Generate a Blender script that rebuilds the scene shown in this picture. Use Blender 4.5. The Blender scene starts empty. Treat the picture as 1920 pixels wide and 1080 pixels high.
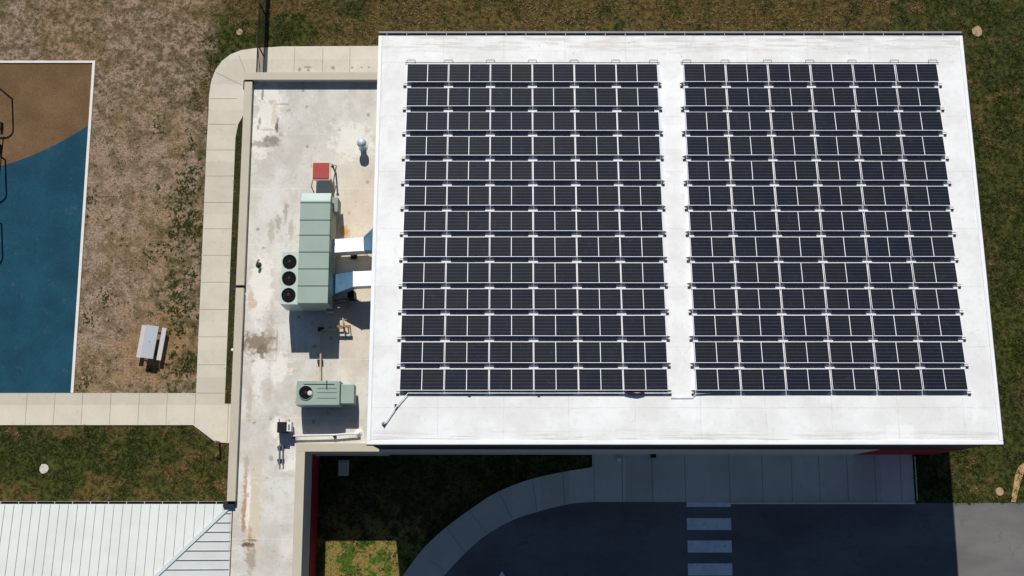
import bpy, math, random
import numpy as np
from mathutils import Vector, Matrix
random.seed(7); rng = np.random.default_rng(7)
R = math.radians
scn = bpy.context.scene
COL = scn.collection

# ------------------------------------------------------------------ camera, sky, sun, exposure
F, TH, H = 2311.0, R(10.633), 67.0           # focal length (px at 1920 wide), tilt from straight down, height
cam_d = bpy.data.cameras.new("camera"); cam = bpy.data.objects.new("camera", cam_d); COL.objects.link(cam)
cam_d.sensor_width = 36; cam_d.lens = 36 * F / 1920; cam_d.clip_end = 3000; cam_d.clip_start = 1
cam.location = (0, 0, H); cam.rotation_euler = (TH, 0, 0)
scn.camera = cam
SUN = Vector((0.10, -0.945, -1.0)).normalized()      # the way the light travels
w = bpy.data.worlds.new("World"); scn.world = w; w.use_nodes = True
nt = w.node_tree
sky = nt.nodes.new("ShaderNodeTexSky"); sky.sky_type = 'NISHITA'; sky.sun_disc = False
sky.sun_elevation = math.asin(-SUN.z); sky.sun_rotation = math.atan2(-SUN.x, -SUN.y)
sky.air_density = 0.8; sky.dust_density = 0.1; sky.ozone_density = 4.0
nt.links.new(sky.outputs[0], nt.nodes["Background"].inputs[0]); nt.nodes["Background"].inputs[1].default_value = 0.07
sd = bpy.data.lights.new("sun", 'SUN'); sd.energy = 4.6; sd.angle = R(0.5); sd.color = (1.0, 0.955, 0.89)
so = bpy.data.objects.new("sun", sd); COL.objects.link(so); so.rotation_euler = SUN.to_track_quat('-Z', 'Y').to_euler()
so.location = (0, 30, 80)
scn.view_settings.view_transform = 'Standard'; scn.view_settings.look = 'None'
scn.view_settings.exposure = -0.1; scn.view_settings.gamma = 1.0; scn.view_settings.use_curve_mapping = False

# ------------------------------------------------------------------ helpers
def P(px, py, z=0.0):
    """a surveyed point of the photograph (1920 x 1080) at the height z where it really lies"""
    d = Vector(((px - 960) / F, (540 - py) / F, -1.0))
    d = Matrix.Rotation(TH, 3, 'X') @ d
    t = (z - H) / d.z
    return Vector((d.x * t, d.y * t, z))
ZR0, ZRS = 10.02, -0.0691
def zr(y): return ZR0 + ZRS * y
def PR(px, py, dz=0.0):                           # point on the sloping main roof
    d = Matrix.Rotation(TH, 3, 'X') @ Vector(((px - 960) / F, (540 - py) / F, -1.0))
    t = (ZR0 + dz - H) / (d.z - ZRS * d.y)
    return Vector((d.x * t, d.y * t, H + d.z * t))

class MB:
    def __init__(s): s.v = []; s.f = []
    def add(s, vs, fs):
        o = len(s.v); s.v += [tuple(v) for v in vs]; s.f += [tuple(i + o for i in f) for f in fs]; return s
    def box(s, x0, x1, y0, y1, z0, z1):
        return s.hexa([(x0,y0),(x1,y0),(x1,y1),(x0,y1)], [z0]*4, [z1]*4)
    def hexa(s, xy, zb, zt):
        vs = [(x,y,z) for (x,y),z in zip(xy,zb)] + [(x,y,z) for (x,y),z in zip(xy,zt)]
        return s.add(vs, [(3,2,1,0),(4,5,6,7),(0,1,5,4),(1,2,6,5),(2,3,7,6),(3,0,4,7)])
    def obox(s, c, ax, hx, hy, hz):               # box at c, rotated by ax about z
        ca, sa = math.cos(ax), math.sin(ax)
        xy = [(c[0]+ca*x-sa*y, c[1]+sa*x+ca*y) for x,y in ((-hx,-hy),(hx,-hy),(hx,hy),(-hx,hy))]
        return s.hexa(xy, [c[2]-hz]*4, [c[2]+hz]*4)
    def prism(s, pts, z0, z1):                    # concave outlines allowed; pts counter-clockwise
        from mathutils.geometry import tessellate_polygon
        pts = [(p[0], p[1]) for p in pts]
        A = sum(a[0]*b[1]-b[0]*a[1] for a, b in zip(pts, pts[1:]+pts[:1]))
        if A < 0: pts = pts[::-1]
        n = len(pts); tri = tessellate_polygon([[Vector((x,y,0)) for x,y in pts]])
        vs = [(x,y,z1) for x,y in pts] + [(x,y,z0) for x,y in pts]
        fs = []
        for t in tri:
            a,b,c = [pts[i] for i in t]
            if (b[0]-a[0])*(c[1]-a[1])-(b[1]-a[1])*(c[0]-a[0]) < 0: t = t[::-1]
            fs.append(tuple(t)); 
            if z0 < z1: fs.append(tuple(i+n for i in t[::-1]))
        if z0 < z1: fs += [(i, i+n, (i+1)%n+n, (i+1)%n) for i in range(n)]
        return s.add(vs, fs)
    def tube(s, path, r, n=8, cap=True):
        path = [Vector(p) for p in path]; rings = []
        for i, p in enumerate(path):
            a = path[max(i-1,0)]; b = path[min(i+1,len(path)-1)]
            d = (b-a).normalized(); u = d.cross(Vector((0,0,1)))
            if u.length < 1e-3: u = d.cross(Vector((1,0,0)))
            u.normalize(); w_ = d.cross(u)
            rr = r[i] if isinstance(r, (list,tuple)) else r
            rings.append([p + (u*math.cos(2*math.pi*k/n) + w_*math.sin(2*math.pi*k/n))*rr for k in range(n)])
        vs = [v for g in rings for v in g]; fs = []
        for i in range(len(rings)-1):
            for k in range(n): fs.append((i*n+k, i*n+(k+1)%n, (i+1)*n+(k+1)%n, (i+1)*n+k))
        if cap: fs += [tuple(range(n))[::-1], tuple(range((len(rings)-1)*n, len(rings)*n))]
        return s.add(vs, fs)
    def lathe(s, c, prof, n=24):                  # prof: (radius, z)
        vs = [(c[0]+r*math.cos(2*math.pi*k/n), c[1]+r*math.sin(2*math.pi*k/n), c[2]+z) for r,z in prof for k in range(n)]
        fs = [(i*n+k, i*n+(k+1)%n, (i+1)*n+(k+1)%n, (i+1)*n+k) for i in range(len(prof)-1) for k in range(n)]
        fs.append(tuple(range((len(prof)-1)*n, len(prof)*n))); fs.append(tuple(range(n))[::-1])
        return s.add(vs, fs)
    def build(s, name, m, parent=None, local=False, bevel=0, smooth=False):
        off = Vector((0,0,0))
        if parent is not None and not local:
            p = parent
            while p is not None: off += p.location; p = p.parent
        me = bpy.data.meshes.new(name); me.from_pydata([tuple(Vector(v)-off) for v in s.v], [], s.f); me.update()
        if m: me.materials.append(m)
        if smooth: me.polygons.foreach_set('use_smooth', [True]*len(me.polygons))
        o = bpy.data.objects.new(name, me); COL.objects.link(o)
        if parent is not None: o.parent = parent
        if bevel:
            b = o.modifiers.new('bevel','BEVEL'); b.width = bevel; b.segments = 2; b.limit_method = 'ANGLE'
        return o
def tag(o, label=None, cat=None, group=None, kind=None):
    for k, v in (('label',label),('category',cat),('group',group),('kind',kind)):
        if v: o[k] = v
    return o
def thing(name, label, cat, loc=(0,0,0), group=None, rz=0):
    o = bpy.data.objects.new(name, None); COL.objects.link(o); o.empty_display_size = .2
    o.location = loc; o.rotation_euler = (0,0,rz)
    return tag(o, label, cat, group)
def struct(o): o['kind'] = 'structure'; return o
def copy_tree(o, parent=None):
    c = o.copy(); COL.objects.link(c)
    if parent is not None: c.parent = parent
    for ch in list(o.children): copy_tree(ch, c)
    return c
ORD = ['first','second','third','fourth','fifth','sixth','seventh','eighth','ninth','tenth','eleventh','twelfth','thirteenth']

# ------------------------------------------------------------------ material helpers
def lin(r, g, b):
    f = lambda c: (c/255/12.92) if c/255 <= .04045 else ((c/255+.055)/1.055)**2.4
    return (f(r), f(g), f(b), 1)
class NG:
    def __init__(s, name):
        s.m = bpy.data.materials.new(name); s.m.use_nodes = True; s.t = s.m.node_tree
        s.b = s.t.nodes["Principled BSDF"]; s._pos = None
    def n(s, typ, **kw):
        x = s.t.nodes.new(typ)
        for k, v in kw.items(): setattr(x, k, v)
        return x
    def put(s, sock, v):
        if isinstance(v, bpy.types.NodeSocket): s.t.links.new(v, sock)
        elif v is not None: sock.default_value = v
    def pos(s):
        if s._pos is None: s._pos = s.n('ShaderNodeNewGeometry').outputs['Position']
        return s._pos
    def objco(s): return s.n('ShaderNodeTexCoord').outputs['Object']
    def sep(s, v):
        x = s.n('ShaderNodeSeparateXYZ'); s.put(x.inputs[0], v); return x.outputs
    def m_(s, op, a, b=0.0, c=0.0, clamp=False):
        x = s.n('ShaderNodeMath', operation=op, use_clamp=clamp)
        s.put(x.inputs[0], a); s.put(x.inputs[1], b); s.put(x.inputs[2], c); return x.outputs[0]
    def noise(s, scale, detail=4, rough=.55, vec=None, stretch=None, dist=0):
        v = vec or s.pos()
        if stretch:
            mp = s.n('ShaderNodeMapping'); s.put(mp.inputs[0], v); mp.inputs['Scale'].default_value = stretch; v = mp.outputs[0]
        x = s.n('ShaderNodeTexNoise'); s.put(x.inputs['Vector'], v)
        x.inputs['Scale'].default_value = scale; x.inputs['Detail'].default_value = detail
        x.inputs['Roughness'].default_value = rough; x.inputs['Distortion'].default_value = dist
        return x.outputs[0]
    def step(s, v, lo, hi, a=0.0, b=1.0):
        x = s.n('ShaderNodeMapRange', interpolation_type='SMOOTHSTEP'); s.put(x.inputs[0], v)
        x.inputs[1].default_value = lo; x.inputs[2].default_value = hi; x.inputs[3].default_value = a; x.inputs[4].default_value = b
        return x.outputs[0]
    def mix(s, f, a, b, blend='MIX'):
        x = s.n('ShaderNodeMix', data_type='RGBA', blend_type=blend)
        s.put(x.inputs[0], f); s.put(x.inputs[6], a); s.put(x.inputs[7], b); return x.outputs[2]
    def bump(s, h, strength=.3, dist=.02):
        x = s.n('ShaderNodeBump'); x.inputs['Strength'].default_value = strength; x.inputs['Distance'].default_value = dist
        s.put(x.inputs['Height'], h); s.t.links.new(x.outputs[0], s.b.inputs['Normal'])
    def line(s, v, period, half, offset=0.0):      # 1 on a thin line every period
        a = s.m_('ADD', v, offset + half); a = s.m_('DIVIDE', a, period); a = s.m_('FRACT', a)
        return s.m_('LESS_THAN', a, 2*half/period)
    def blob(s, cx, cy, rx, ry, warp, soft=.25, amt=.5):  # wear with a ragged outline round (cx, cy)
        X, Y = s.sep(s.pos())[0:2]
        a = s.m_('DIVIDE', s.m_('SUBTRACT', X, cx), rx); b = s.m_('DIVIDE', s.m_('SUBTRACT', Y, cy), ry)
        d = s.m_('SQRT', s.m_('ADD', s.m_('MULTIPLY', a, a), s.m_('MULTIPLY', b, b)))
        d = s.m_('ADD', d, s.m_('MULTIPLY', s.m_('SUBTRACT', warp, .5), amt*9))
        return s.step(d, 1-soft, 1+soft, 1, 0)
    def done(s, col=None, rough=.8, metal=0.0, spec=.3):
        s.put(s.b.inputs['Base Color'], col); s.put(s.b.inputs['Roughness'], rough); s.put(s.b.inputs['Metallic'], metal)
        s.put(s.b.inputs['Specular IOR Level'], spec); return s.m
def simple(name, c, rough=.7, metal=0.0, var=.15, scale=3.0, spec=.3, bump=0, c2=None):
    g = NG(name); a = g.noise(scale, 5, .6); b = g.noise(scale*9, 3, .6)
    f = g.m_('ADD', g.m_('MULTIPLY', a, .65), g.m_('MULTIPLY', b, .35))
    lo = c2 or tuple(x*(1-var) for x in c[:3])+(1,)
    hi = tuple(min(1, x*(1+var)) for x in c[:3])+(1,) if not c2 else c
    col = g.mix(g.step(f, .3, .7), lo, hi)
    if bump: g.bump(b, bump, .01)
    return g.done(col, rough, metal, spec)

# ------------------------------------------------------------------ materials
def lawn_patch(g):                                  # 1 where the lawn has gone brown
    X, Y = g.sep(g.pos())[0:2]
    east = g.step(X, 20.5, 23.5); north = g.m_('MULTIPLY', g.step(Y, 21, 24), g.m_('SUBTRACT', 1.0, east))
    b = g.m_('ADD', g.m_('MULTIPLY', g.noise(.95, 5, .65), .6), g.m_('MULTIPLY', g.noise(.28, 4, .6), .4))
    b = g.m_('ADD', b, g.m_('MULTIPLY', north, .085)); b = g.m_('SUBTRACT', b, g.m_('MULTIPLY', east, .03))
    wq = g.noise(1.3, 5, .7)
    for px, py, rx, ry in ((430,75,1.6,1.9),(560,60,1.2,1.1),(60,860,4,1.0),(520,60,.5,1.2)):
        q = P(px,py); b = g.m_('SUBTRACT', b, g.m_('MULTIPLY', g.blob(q.x,q.y,rx,ry,wq,.5,.3), .12))
    return g.step(b, .47, .60)
def mat_ground():
    g = NG('ground_soil_and_grass'); X, Y = g.sep(g.pos())[0:2]
    big = g.noise(.22, 5, .6); mid = g.noise(1.1, 5, .65); mid2 = g.noise(2.6, 5, .7, stretch=(1,1.0,1)); fine = g.noise(9, 4, .75); fine2 = g.noise(24, 3, .8)
    # where the bare field ends and the lawn starts
    wob = g.m_('MULTIPLY', g.m_('SUBTRACT', mid, .5), 3.4)
    xw = g.m_('ADD', X, wob)
    d1 = g.step(xw, -17.9, -16.6, 1, 0)
    d2 = g.step(g.m_('ADD', Y, g.m_('MULTIPLY', wob, .3)), 5.4, 6.2)
    dirt = g.m_('MULTIPLY', d1, d2)
    # bare field: pinkish tan soil, straw, olive patches, weeds
    soil = g.mix(g.step(fine, .35, .65), lin(134,113,95), lin(190,168,147))
    soil = g.mix(g.step(big, .42, .62), soil, g.mix(g.step(fine, .3, .7), lin(136,112,84), lin(178,152,120)))
    soil = g.mix(g.m_('MULTIPLY', g.step(fine2, .52, .64), .7), soil, lin(84,72,54))
    soil = g.mix(g.m_('MULTIPLY', g.step(g.noise(5.2, 4, .7), .55, .65), .65), soil, lin(74,64,38))
    soil = g.mix(g.m_('MULTIPLY', g.step(g.noise(7.0, 3, .7, stretch=(1.3,.8,1)), .58, .66), .6), soil, lin(196,172,146))
    olive = g.m_('MULTIPLY', g.step(mid, .44, .58), g.step(fine, .36, .56))
    soil = g.mix(g.m_('MULTIPLY', olive, .85), soil, g.mix(g.step(fine2,.4,.6), lin(72,62,34), lin(118,104,66)))
    # more growth to the north-west and by the court
    vt = g.n('ShaderNodeTexVoronoi'); vt.inputs['Scale'].default_value = 2.6; g.put(vt.inputs['Vector'], g.pos())
    sp = g.m_('MULTIPLY', g.step(g.m_('ADD', vt.outputs['Distance'], g.m_('MULTIPLY', g.m_('SUBTRACT', fine2, .5), .5)), .17, .27, 1, 0), g.step(mid, .43, .53))
    soil = g.mix(g.m_('MULTIPLY', sp, .8), soil, lin(64,58,34))
    soil = g.mix(g.m_('MULTIPLY', g.step(g.noise(3.6, 5, .75, dist=.6), .56, .64), .55), soil, lin(198,172,146))
    nw = g.m_('MULTIPLY', g.step(g.m_('ADD', Y, wob), 20, 25), g.step(mid2, .44, .60))
    soil = g.mix(g.m_('MULTIPLY', nw, .7), soil, g.mix(g.step(fine2,.4,.6), lin(58,52,28), lin(100,88,54)))
    weedband = g.m_('MULTIPLY', g.step(g.m_('ABSOLUTE', g.m_('ADD', xw, 18.6)), .3, 1.5, 1, 0), g.step(Y, 8, 20.5, 1, .2))
    weed = g.m_('MULTIPLY', weedband, g.step(mid2, .46, .56))
    soil = g.mix(weed, soil, g.mix(g.step(fine,.4,.6), lin(30,44,14), lin(66,74,32)))
    # lawn: dark green turf, olive and brown patches
    cl = g.noise(3.4, 4, .7); cl2 = g.noise(1.7, 5, .72)
    green = g.mix(g.step(cl, .36, .62), lin(30,39,14), lin(80,84,40))
    brown = g.mix(g.step(cl, .36, .62), lin(56,47,23), lin(114,95,57))
    bsel = lawn_patch(g)
    lawn = g.mix(g.m_('MULTIPLY', bsel, .9), green, brown)
    lawn = g.mix(g.m_('MULTIPLY', g.step(cl2, .55, .66), .5), lawn, lin(16,27,8))
    lawn = g.mix(g.m_('MULTIPLY', g.step(fine2, .56, .7), .45), lawn, lin(120,110,72))
    # court between wings: worn, half bare round sunlit patch, turf coloured dark in shade
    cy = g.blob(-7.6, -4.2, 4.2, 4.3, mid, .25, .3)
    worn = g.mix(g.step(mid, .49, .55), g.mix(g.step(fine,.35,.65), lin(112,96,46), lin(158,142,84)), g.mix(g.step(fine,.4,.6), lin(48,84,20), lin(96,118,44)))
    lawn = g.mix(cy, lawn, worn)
    # worn ring round the picnic table
    wr = g.blob(-19.4, 9.3, 2.0, 1.9, mid, .5, .5)
    soil = g.mix(g.m_('MULTIPLY', wr, .75), soil, g.mix(g.step(fine, .35, .65), lin(140,108,74), lin(172,140,102)))
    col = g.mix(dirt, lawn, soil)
    g.bump(g.m_('ADD', fine, fine2), .9, .06)
    return g.done(col, .95, 0, .1)
def mat_concrete(name, base, axis='Y', var=.06, joint=0):
    g = NG(name); X, Y = g.sep(g.pos())[0:2]
    c = g.n('ShaderNodeTexWhiteNoise', noise_dimensions='1D')
    g.put(c.inputs['W'], g.m_('FLOOR', g.m_('DIVIDE', Y if axis=='Y' else X, 1.524)))
    f = g.m_('ADD', g.m_('MULTIPLY', g.noise(.6, 6, .65), .55), g.m_('ADD', g.m_('MULTIPLY', g.noise(14, 4, .7), .25), g.m_('MULTIPLY', c.outputs[0], .2)))
    lo = tuple(x*(1-var*2) for x in base[:3])+(1,); hi = tuple(min(1,x*(1+var*2)) for x in base[:3])+(1,)
    col = g.mix(g.step(f, .3, .7), lo, hi)
    col = g.mix(g.m_('MULTIPLY', g.step(g.noise(3.2, 5, .7), .60, .72), .25), col, lin(120,110,92))
    wp = g.noise(6, 5, .75)
    if axis == 'Y':
        for px, py, rx, ry in ((562,130,.09,.14),(578,126,.24,.06),(578,132,.08,.08),(625,127,.11,.1),(661,127,.07,.06),(678,126,.07,.05),(692,126,.07,.06)):
            q = P(px, py, .07); col = g.mix(g.m_('MULTIPLY', g.blob(q.x,q.y,rx,ry,wp,.4,.3), .6), col, lin(112,104,88))
    hair = g.n('ShaderNodeTexVoronoi', feature='DISTANCE_TO_EDGE'); hair.inputs['Scale'].default_value = .45
    hv_ = g.n('ShaderNodeVectorMath', operation='ADD'); g.put(hv_.inputs[0], g.pos()); nz = g.n('ShaderNodeTexNoise'); nz.inputs['Scale'].default_value = 2.2; nz.inputs['Detail'].default_value = 6
    g.put(nz.inputs['Vector'], g.pos()); g.put(hv_.inputs[1], nz.outputs['Color']); g.put(hair.inputs['Vector'], hv_.outputs[0])
    col = g.mix(g.m_('MULTIPLY', g.m_('MULTIPLY', g.step(hair.outputs['Distance'], .003, .009, 1, 0), g.step(g.noise(.5, 2), .54, .6)), .15), col, lin(126,118,102))
    g.bump(g.noise(30, 3, .7), .15, .004)
    return g.done(col, .9, 0, .2)
def mat_roof_main():
    g = NG('white_roof_membrane'); X, Y = g.sep(g.pos())[0:2]
    a = g.noise(.5, 6, .65); b = g.noise(2.8, 5, .7); c = g.noise(16, 3, .6)
    col = g.mix(g.step(a, .35, .68), lin(219,219,216), lin(234,235,233))
    col = g.mix(g.m_('MULTIPLY', g.step(b, .52, .72), .35), col, lin(196,196,192))
    col = g.mix(g.m_('MULTIPLY', g.step(c, .6, .72), .2), col, lin(188,186,180))
    col = g.mix(g.m_('MULTIPLY', g.step(g.noise(.9, 5, .7, stretch=(2.2,.6,1)), .54, .7), .3), col, lin(240,241,242))
    # ponded dirt along the low north edge, streaks along the south edge
    st = g.noise(1.5, 5, .65, stretch=(.35, 4, 1))
    nb = g.m_('MULTIPLY', g.step(Y, 22.7, 23.5), g.step(st, .44, .60))
    col = g.mix(g.m_('MULTIPLY', nb, .42), col, g.mix(g.step(g.noise(.35,2), .56, .62), lin(168,160,146), lin(196,152,146)))
    st2 = g.noise(1.3, 5, .6, stretch=(.3, 9, 1))
    sb = g.m_('MULTIPLY', g.step(Y, 3.55, 4.25, 1, 0), g.step(st2, .47, .62))
    col = g.mix(g.m_('MULTIPLY', sb, .5), col, lin(160,155,146))
    sp = g.m_('MULTIPLY', g.step(g.noise(5.5, 3, .6), .665, .72), g.step(Y, 21.8, 22.6))
    col = g.mix(g.m_('MULTIPLY', sp, .6), col, lin(140,132,118))
    pt = g.n('ShaderNodeTexVoronoi', distance='CHEBYCHEV'); pt.inputs['Scale'].default_value = .33; g.put(pt.inputs['Vector'], g.pos())
    pm = g.m_('MULTIPLY', g.step(pt.outputs['Distance'], .20, .215, 1, 0), g.m_('GREATER_THAN', g.sep(pt.outputs['Color'])[0], .62))
    col = g.mix(g.m_('MULTIPLY', pm, .28), col, lin(246,246,244))
    scf = g.step(g.noise(1.1, 7, .78, stretch=(1,.5,1), dist=1.2), .60, .70)
    col = g.mix(g.m_('MULTIPLY', scf, .22), col, lin(172,168,158))
    # welded sheet seams
    wb = g.m_('MULTIPLY', g.m_('SUBTRACT', g.noise(.8,2), .5), .12)
    sm = g.m_('ADD', g.line(g.m_('ADD', Y, wb), 2.9, .018, .7), g.line(g.m_('ADD', X, wb), 3.05, .018, .4), clamp=True)
    col = g.mix(g.m_('MULTIPLY', sm, g.step(b, .35, .6, .12, .4)), col, lin(180,180,178))
    g.bump(g.m_('ADD', g.m_('MULTIPLY', a, 3.0), g.m_('ADD', b, sm)), .22, .02)
    return g.done(col, .6, 0, .35)
def mat_roof_wing():
    g = NG('weathered_roof_membrane'); X, Y = g.sep(g.pos())[0:2]
    a = g.noise(.55, 6, .65); b = g.noise(2.4, 6, .72); c = g.noise(9, 4, .7); wp = g.noise(2.6, 7, .78)
    col = g.mix(g.step(a, .36, .64), lin(196,191,181), lin(217,214,206))
    col = g.mix(g.m_('MULTIPLY', g.step(b, .48, .68), .5), col, lin(186,177,162))
    warm = g.blob(-8.2, 13.6, 1.9, 5.2, wp, .6, .35)
    col = g.mix(g.m_('MULTIPLY', warm, .55), col, lin(222,203,176))
    for (px, py, rx, ry) in ((505,200,.7,1.7),(486,262,.75,1.0),(488,545,.55,1.9),(492,700,.5,1.6),(660,262,1.0,1.0),(525,690,.5,.8),(548,870,.5,.4),(520,800,.35,.6),(676,812,.25,.25)):
        q = P(px,py,4.4); col = g.mix(g.m_('MULTIPLY', g.blob(q.x,q.y,rx,ry,wp,.3,.45), .75), col, lin(234,231,220))
    for (px, py, rx, ry, cc, k) in ((508,262,.42,.22,(120,108,98),.8),(497,270,.7,.16,(140,130,118),.7),(519,238,.1,.3,(70,64,58),.85),(536,398,.13,.45,(140,126,106),.6),(522,418,.16,.45,(150,136,116),.6),(508,440,.15,.5,(160,146,126),.5),(546,430,.12,.6,(160,150,130),.5),(540,545,.2,.9,(186,170,140),.4),(500,730,.25,.7,(150,132,110),.4),(483,645,.7,.55,(124,104,86),.85),(470,560,.12,.5,(170,140,112),.5),(468,760,.14,.8,(176,156,130),.5),(462,870,.12,.5,(160,140,116),.5),(492,655,.35,.25,(104,84,68),.6),(505,640,.25,1.3,(150,128,104),.4),(519,640,.06,.7,(140,118,96),.5),(650,445,.15,.25,(188,150,104),.6),
                                (646,432,.22,.3,(196,140,78),.8),(655,470,.9,.55,(196,170,132),.6),(514,215,.16,.5,(206,182,152),.6),(492,176,.06,.3,(110,104,98),.7),(508,190,.16,.14,(170,164,150),.6),(487,228,.07,.2,(120,114,106),.7),(521,226,.07,.16,(120,114,106),.6),(531,195,.3,.05,(140,134,124),.5),(484,238,.05,.12,(110,104,96),.6),(500,243,.35,.06,(170,160,146),.6),(526,252,.1,.12,(150,138,124),.6),(478,568,.14,.25,(206,160,126),.7),
                                (474,960,.5,2.2,(208,190,166),.75),(459,960,.13,1.5,(164,120,84),.75),(465,945,.1,1.3,(238,232,222),.85),(468,1000,.1,.5,(178,128,90),.5),(508,860,.1,.12,(120,108,96),.5),(466,1021,.34,.1,(96,76,58),.9),(472,1012,.2,.1,(120,96,74),.7),(470,1050,.2,.6,(150,138,122),.7),(484,870,.25,1.2,(206,192,172),.5)):
        q = P(px,py,4.4); col = g.mix(g.m_('MULTIPLY', g.blob(q.x,q.y,rx,ry,wp,.35,.5), k), col, lin(*cc))
    flk = g.m_('MULTIPLY', g.step(g.noise(7.5, 5, .75), .585, .64), g.step(g.noise(.7, 3, .6), .47, .58))
    col = g.mix(g.m_('MULTIPLY', flk, .45), col, lin(132,120,104))
    v = g.n('ShaderNodeTexVoronoi'); v.inputs['Scale'].default_value = 1.05; v.inputs['Randomness'].default_value = .75; g.put(v.inputs['Vector'], g.pos())
    dots = g.m_('MULTIPLY', g.step(g.m_('ADD', v.outputs['Distance'], g.m_('MULTIPLY', g.m_('SUBTRACT', c, .5), .35)), .07, .13, 1, 0), g.step(b, .36, .48))
    col = g.mix(g.m_('MULTIPLY', dots, .65), col, lin(128,120,104))
    wb = g.m_('MULTIPLY', g.m_('SUBTRACT', g.noise(.8,2), .5), .1)
    sm = g.line(g.m_('ADD', Y, wb), 3.0, .02, .95)
    col = g.mix(g.m_('MULTIPLY', sm, .4), col, lin(228,224,214))
    col = g.mix(g.m_('MULTIPLY', g.step(c, .6, .72), .25), col, lin(150,142,130))
    g.bump(g.m_('ADD', g.m_('MULTIPLY', a, 3.0), b), .25, .02)
    return g.done(col, .75, 0, .25)
def mat_cells():
    g = NG('solar_cells'); X, Y, Z = g.sep(g.objco())
    xa = g.m_('ABSOLUTE', X)
    hl = g.line(Y, 1.0/6, .012, 0.0); vl = g.line(g.m_('SUBTRACT', xa, .016), .99/12, .0035)
    oi = g.n('ShaderNodeObjectInfo').outputs['Random']
    base = g.mix(oi, lin(20,27,40), lin(29,32,37))
    base = g.mix(g.m_('MULTIPLY', g.step(g.noise(1.4, 3, .6), .45, .7), .4), base, lin(35,38,44))
    base = g.mix(g.m_('MULTIPLY', g.step(g.noise(3.3, 6, .75, vec=g.pos()), .56, .72), .35), base, lin(74,70,66))
    col = g.mix(g.m_('MULTIPLY', vl, .3), base, lin(84,88,98)); col = g.mix(g.m_('MULTIPLY', hl, .5), col, lin(78,83,94))
    return g.done(col, .42, 0, .02)
def mat_asphalt():
    g = NG('asphalt'); a = g.noise(.4, 5, .6, stretch=(.4,1,1)); b = g.noise(40, 3, .7); c = g.noise(2.2, 5, .7, stretch=(.25,1.4,1))
    col = g.mix(g.step(a, .35, .65), lin(98,97,96), lin(117,115,113))
    col = g.mix(g.m_('MULTIPLY', g.step(c, .55, .7), .3), col, lin(80,79,78))
    col = g.mix(g.m_('MULTIPLY', g.step(b, .5, .7), .3), col, lin(136,134,130))
    oil = g.step(g.noise(.9, 6, .75, dist=.8), .60, .70); col = g.mix(g.m_('MULTIPLY', oil, .3), col, lin(66,65,64))
    ck = g.n('ShaderNodeTexVoronoi', feature='DISTANCE_TO_EDGE'); ck.inputs['Scale'].default_value = .28; mpv = g.n('ShaderNodeVectorMath', operation='ADD')
    nz = g.n('ShaderNodeTexNoise'); nz.inputs['Scale'].default_value = 1.3; nz.inputs['Detail'].default_value = 5; g.put(nz.inputs['Vector'], g.pos())
    g.put(mpv.inputs[0], g.pos()); g.put(mpv.inputs[1], nz.outputs['Color']); g.put(ck.inputs['Vector'], mpv.outputs[0])
    crack = g.m_('MULTIPLY', g.step(ck.outputs['Distance'], .003, .008, 1, 0), g.step(a, .5, .6)); col = g.mix(g.m_('MULTIPLY', crack, .3), col, lin(60,58,56))
    g.bump(b, .3, .006); return g.done(col, .9, 0, .2)
def mat_paint():
    g = NG('white_road_paint'); a = g.noise(2, 5, .7); b = g.noise(18, 5, .8)
    col = g.mix(g.step(a, .35, .65), lin(214,216,216), lin(238,238,236))
    w_ = g.m_('ADD', g.m_('MULTIPLY', a, .5), g.m_('MULTIPLY', b, .5)); col = g.mix(g.m_('MULTIPLY', g.step(w_, .56, .62), .75), col, lin(112,110,108))
    return g.done(col, .8, 0, .2)
def mat_court():
    g = NG('rubber_court_surface'); X, Y = g.sep(g.pos())[0:2]
    b = g.noise(22, 3, .8); a = g.noise(.5, 4, .6)
    f = g.m_('ADD', g.m_('MULTIPLY', a, .4), g.m_('MULTIPLY', b, .6))
    tan = g.mix(g.step(f, .38, .64), lin(94,73,50), lin(124,98,71))
    blue = g.mix(g.step(f, .38, .64), lin(22,60,78), lin(33,80,97))
    # the two colours meet along a shallow arc
    p0, p1, p2 = P(165,236), P(84,281), P(0,312)
    ax = (p2.y-p0.y)/(p2.x-p0.x); t = (p1.x-p0.x)/(p2.x-p0.x); sag = p1.y-(p0.y+ax*(p1.x-p0.x)); k = sag/(t*(1-t))
    tx = g.m_('DIVIDE', g.m_('SUBTRACT', X, p0.x), p2.x-p0.x)
    arc = g.m_('ADD', g.m_('ADD', p0.y, g.m_('MULTIPLY', g.m_('SUBTRACT', X, p0.x), ax)), g.m_('MULTIPLY', g.m_('MULTIPLY', tx, g.m_('SUBTRACT', 1.0, tx)), k))
    col = g.mix(g.m_('GREATER_THAN', Y, arc), blue, tan)
    col = g.mix(g.m_('MULTIPLY', g.step(g.noise(1.2,5,.7), .58, .72), .12), col, lin(150,140,124))
    col = g.mix(g.m_('MULTIPLY', g.step(g.noise(4.5, 6, .8), .60, .70), .16), col, lin(128,124,110))
    g.bump(b, .4, .01); return g.done(col, .9, 0, .15)
def mat_grass(name, cols):
    g = NG(name); r = g.n('ShaderNodeNewGeometry').outputs['Random Per Island']
    cr = g.n('ShaderNodeValToRGB'); g.put(cr.inputs[0], r); e = cr.color_ramp.elements
    e[0].position = 0; e[0].color = lin(*cols[0]); e[1].position = 1; e[1].color = lin(*cols[-1])
    for i, c in enumerate(cols[1:-1]): x = e.new((i+1)/(len(cols)-1)); x.color = lin(*c)
    return g.done(cr.outputs[0], .9, 0, .1)
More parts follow.
